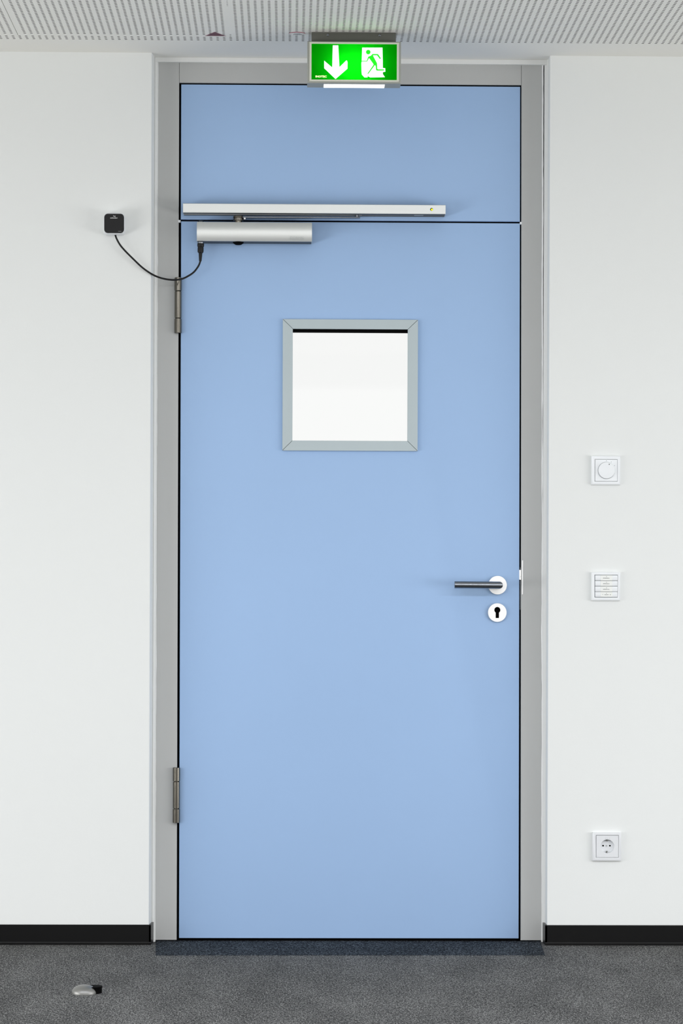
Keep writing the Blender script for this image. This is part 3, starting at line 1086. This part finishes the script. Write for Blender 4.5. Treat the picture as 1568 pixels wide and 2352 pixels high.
loft(b, [[(x, -0.001, z) for x, z in sq], [(x, -0.0104, z) for x, z in sq], [(x, -0.0104, z) for x, z in circ], [(x, -0.0008, z) for x, z in circ2]], False, True)
ins = build('insert', b, M_WPLAST2, so, smooth=True, label='insert with a round recess')
for dx in (-0.0096, 0.0096):
    b = NB()
    lathe(b, (CXs + dx - .0012, -0.0012, CZs + .0010), (0, 1, 0), [(0.0024, 0), (0.0024, 0.0004)], 20)
    build('pin_hole', b, M_BLACK, ins)
b = NB()
lathe(b, (CXs - .0012, -0.0008, CZs + .0010), (0, -1, 0), [(0.0024, 0), (0.0024, 0.001), (0.0016, 0.0012), (0.0016, 0.0006), (0.0, 0.0006)], 20)
build('centre_screw', b, M_EMBOSS, ins)
for pts in ([(-0.0030, 0.0185), (-0.0010, 0.0180), (0.0018, 0.0150), (0.0010, 0.0135), (-0.0012, 0.0150), (-0.0036, 0.0170)],
            [(-0.0025, -0.0140), (0.0018, -0.0140), (0.0010, -0.0155), (-0.0008, -0.0158), (-0.0008, -0.0180), (0.0022, -0.0190), (-0.0025, -0.0192)]):
    b = NB()
    prism(b, [(CXs + x, CZs + z) for x, z in pts], -0.0075, -0.0010)
    build('earth_contact', b, M_DARKMET, ins)
b = NB()
for dx in (-0.0045, 0.0, 0.0058):
    bx(b, CXs + dx - .0009, CXs + dx + .0009, -0.0107, -0.0103, CZs + .0205, CZs + .0208)
    bx(b, CXs + dx - .0006, CXs + dx - .0001, -0.0107, -0.0103, CZs + .0208, CZs + .0240)
    bx(b, CXs + dx - .0009, CXs + dx + .0009, -0.0107, -0.0103, CZs + .0240, CZs + .0243)
build('print', b, M_EMBOSS, ins, kind='stuff')

# ================================================================== door stop on the carpet
ds = thing('door_stop', 'domed metal door stop with black rubber on the carpet', 'door stop', (-0.499, -0.955, 0.0))
b = NB()
prof = [(0.0312, 0.0), (0.0312, 0.0015)]
for k in range(1, 13):
    a = PI / 2 * k / 12
    prof.append((0.0312 * math.cos(a) ** 0.9 if k < 12 else 0.0, 0.0015 + 0.0205 * math.sin(a)))
lathe(b, (-0.499, -0.955, 0.0), (0, 0, 1), prof, 48)
build('dome', b, M_DOME, ds, smooth=True, label='satin metal dome')
b = NB()
lathe(b, (-0.4785, -0.9440, 0.0), (0, 0, 1), [(0.0222, 0.0), (0.0226, 0.0135), (0.0234, 0.0148), (0.0232, 0.0168), (0.0, 0.0168)], 40)
build('rubber_buffer', b, M_BLACK, ds, smooth=True, label='black rubber buffer')

# ================================================================== stickers on the ceiling
b = NB()
zt = CEIL - .0003
ts = thing('triangle_sticker', 'dark red triangular sticker on the perforated ceiling', 'sticker', (-0.204, -0.25, CEIL))
tri = [(-0.2330, -0.2345), (-0.1755, -0.2335), (-0.2050, -0.2880)]


def flat(b, pts, z, t=0.0003):
    a = [b.verts.new((x, y, z)) for x, y in pts]
    c = [b.verts.new((x, y, z + t)) for x, y in pts]
    b.faces.new(a)
    b.faces.new(c[::-1])
    for i in range(len(pts)):
        j = (i + 1) % len(pts)
        b.faces.new((a[i], c[i], c[j], a[j]))


flat(b, tri, zt)
build('film', b, M_RED, ts)
b = NB()
cx_, cy2 = sum(p[0] for p in tri) / 3, sum(p[1] for p in tri) / 3
sc_ = lambda s: [(cx_ + (x - cx_) * s, cy2 + (y - cy2) * s) for x, y in tri]
o3, i3 = sc_(1.0), sc_(0.94)
for k in range(3):
    j = (k + 1) % 3
    flat(b, [o3[k], o3[j], i3[j], i3[k]], zt - .0002, 0.0001)
build('border', b, M_PINK, ts)
b = NB()
rnd = random.Random(5)
for row, (yy, w) in enumerate(((-0.2700, 0.009), (-0.2600, 0.016), (-0.2500, 0.022), (-0.2430, 0.026))):
    x = -0.2045 - w / 2
    while x < -0.2045 + w / 2:
        flat(b, [(x, yy), (x + .0018, yy), (x + .0018, yy + .0040), (x, yy + .0040)], zt - .0002, 0.0001)
        x += rnd.choice((0.0034, 0.0042, 0.0050))
build('print', b, mat('dull_rose_print', lin(128, 68, 72), 0.5), ts, kind='stuff')

rs = thing('round_sticker', 'round white sticker with a red upper rim on the ceiling beside the exit sign', 'sticker', (0.0180, -0.2735, CEIL))
scx, scy, sr1 = 0.0180, -0.2745, 0.0222
b = NB()
flat(b, [(scx + sr1 * math.cos(2 * PI * k / 48), scy + sr1 * math.sin(2 * PI * k / 48)) for k in range(48)], zt)
build('film', b, M_CEIL, rs)
b = NB()
arc = [PI + PI * k / 24 for k in range(25)]
flat(b, [(scx + sr1 * math.cos(a), scy + sr1 * math.sin(a)) for a in arc] +
     [(scx + (sr1 - .0012 - .0085 * math.sin(-a)) * math.cos(a), scy + (sr1 - .0012 - .0085 * math.sin(-a)) * math.sin(a)) for a in reversed(arc)], zt - .0002, 0.0001)
build('red_rim', b, M_REDB, rs, label='red upper rim')
b = NB()
rnd = random.Random(9)
for yy, x0, x1 in ((-0.2735, -0.0085, 0.0095), (-0.2640, -0.0100, 0.0105)):
    x = x0
    while x < x1:
        w = rnd.choice((0.0008, 0.0012, 0.0022))
        flat(b, [(scx + x, yy), (scx + x + w, yy), (scx + x + w, yy + .0058), (scx + x, yy + .0058)], zt - .0002, 0.0001)
        x += w + rnd.choice((0.0008, 0.0014))
build('print', b, mat('dark_print', lin(60, 56, 66), 0.6), rs, kind='stuff')
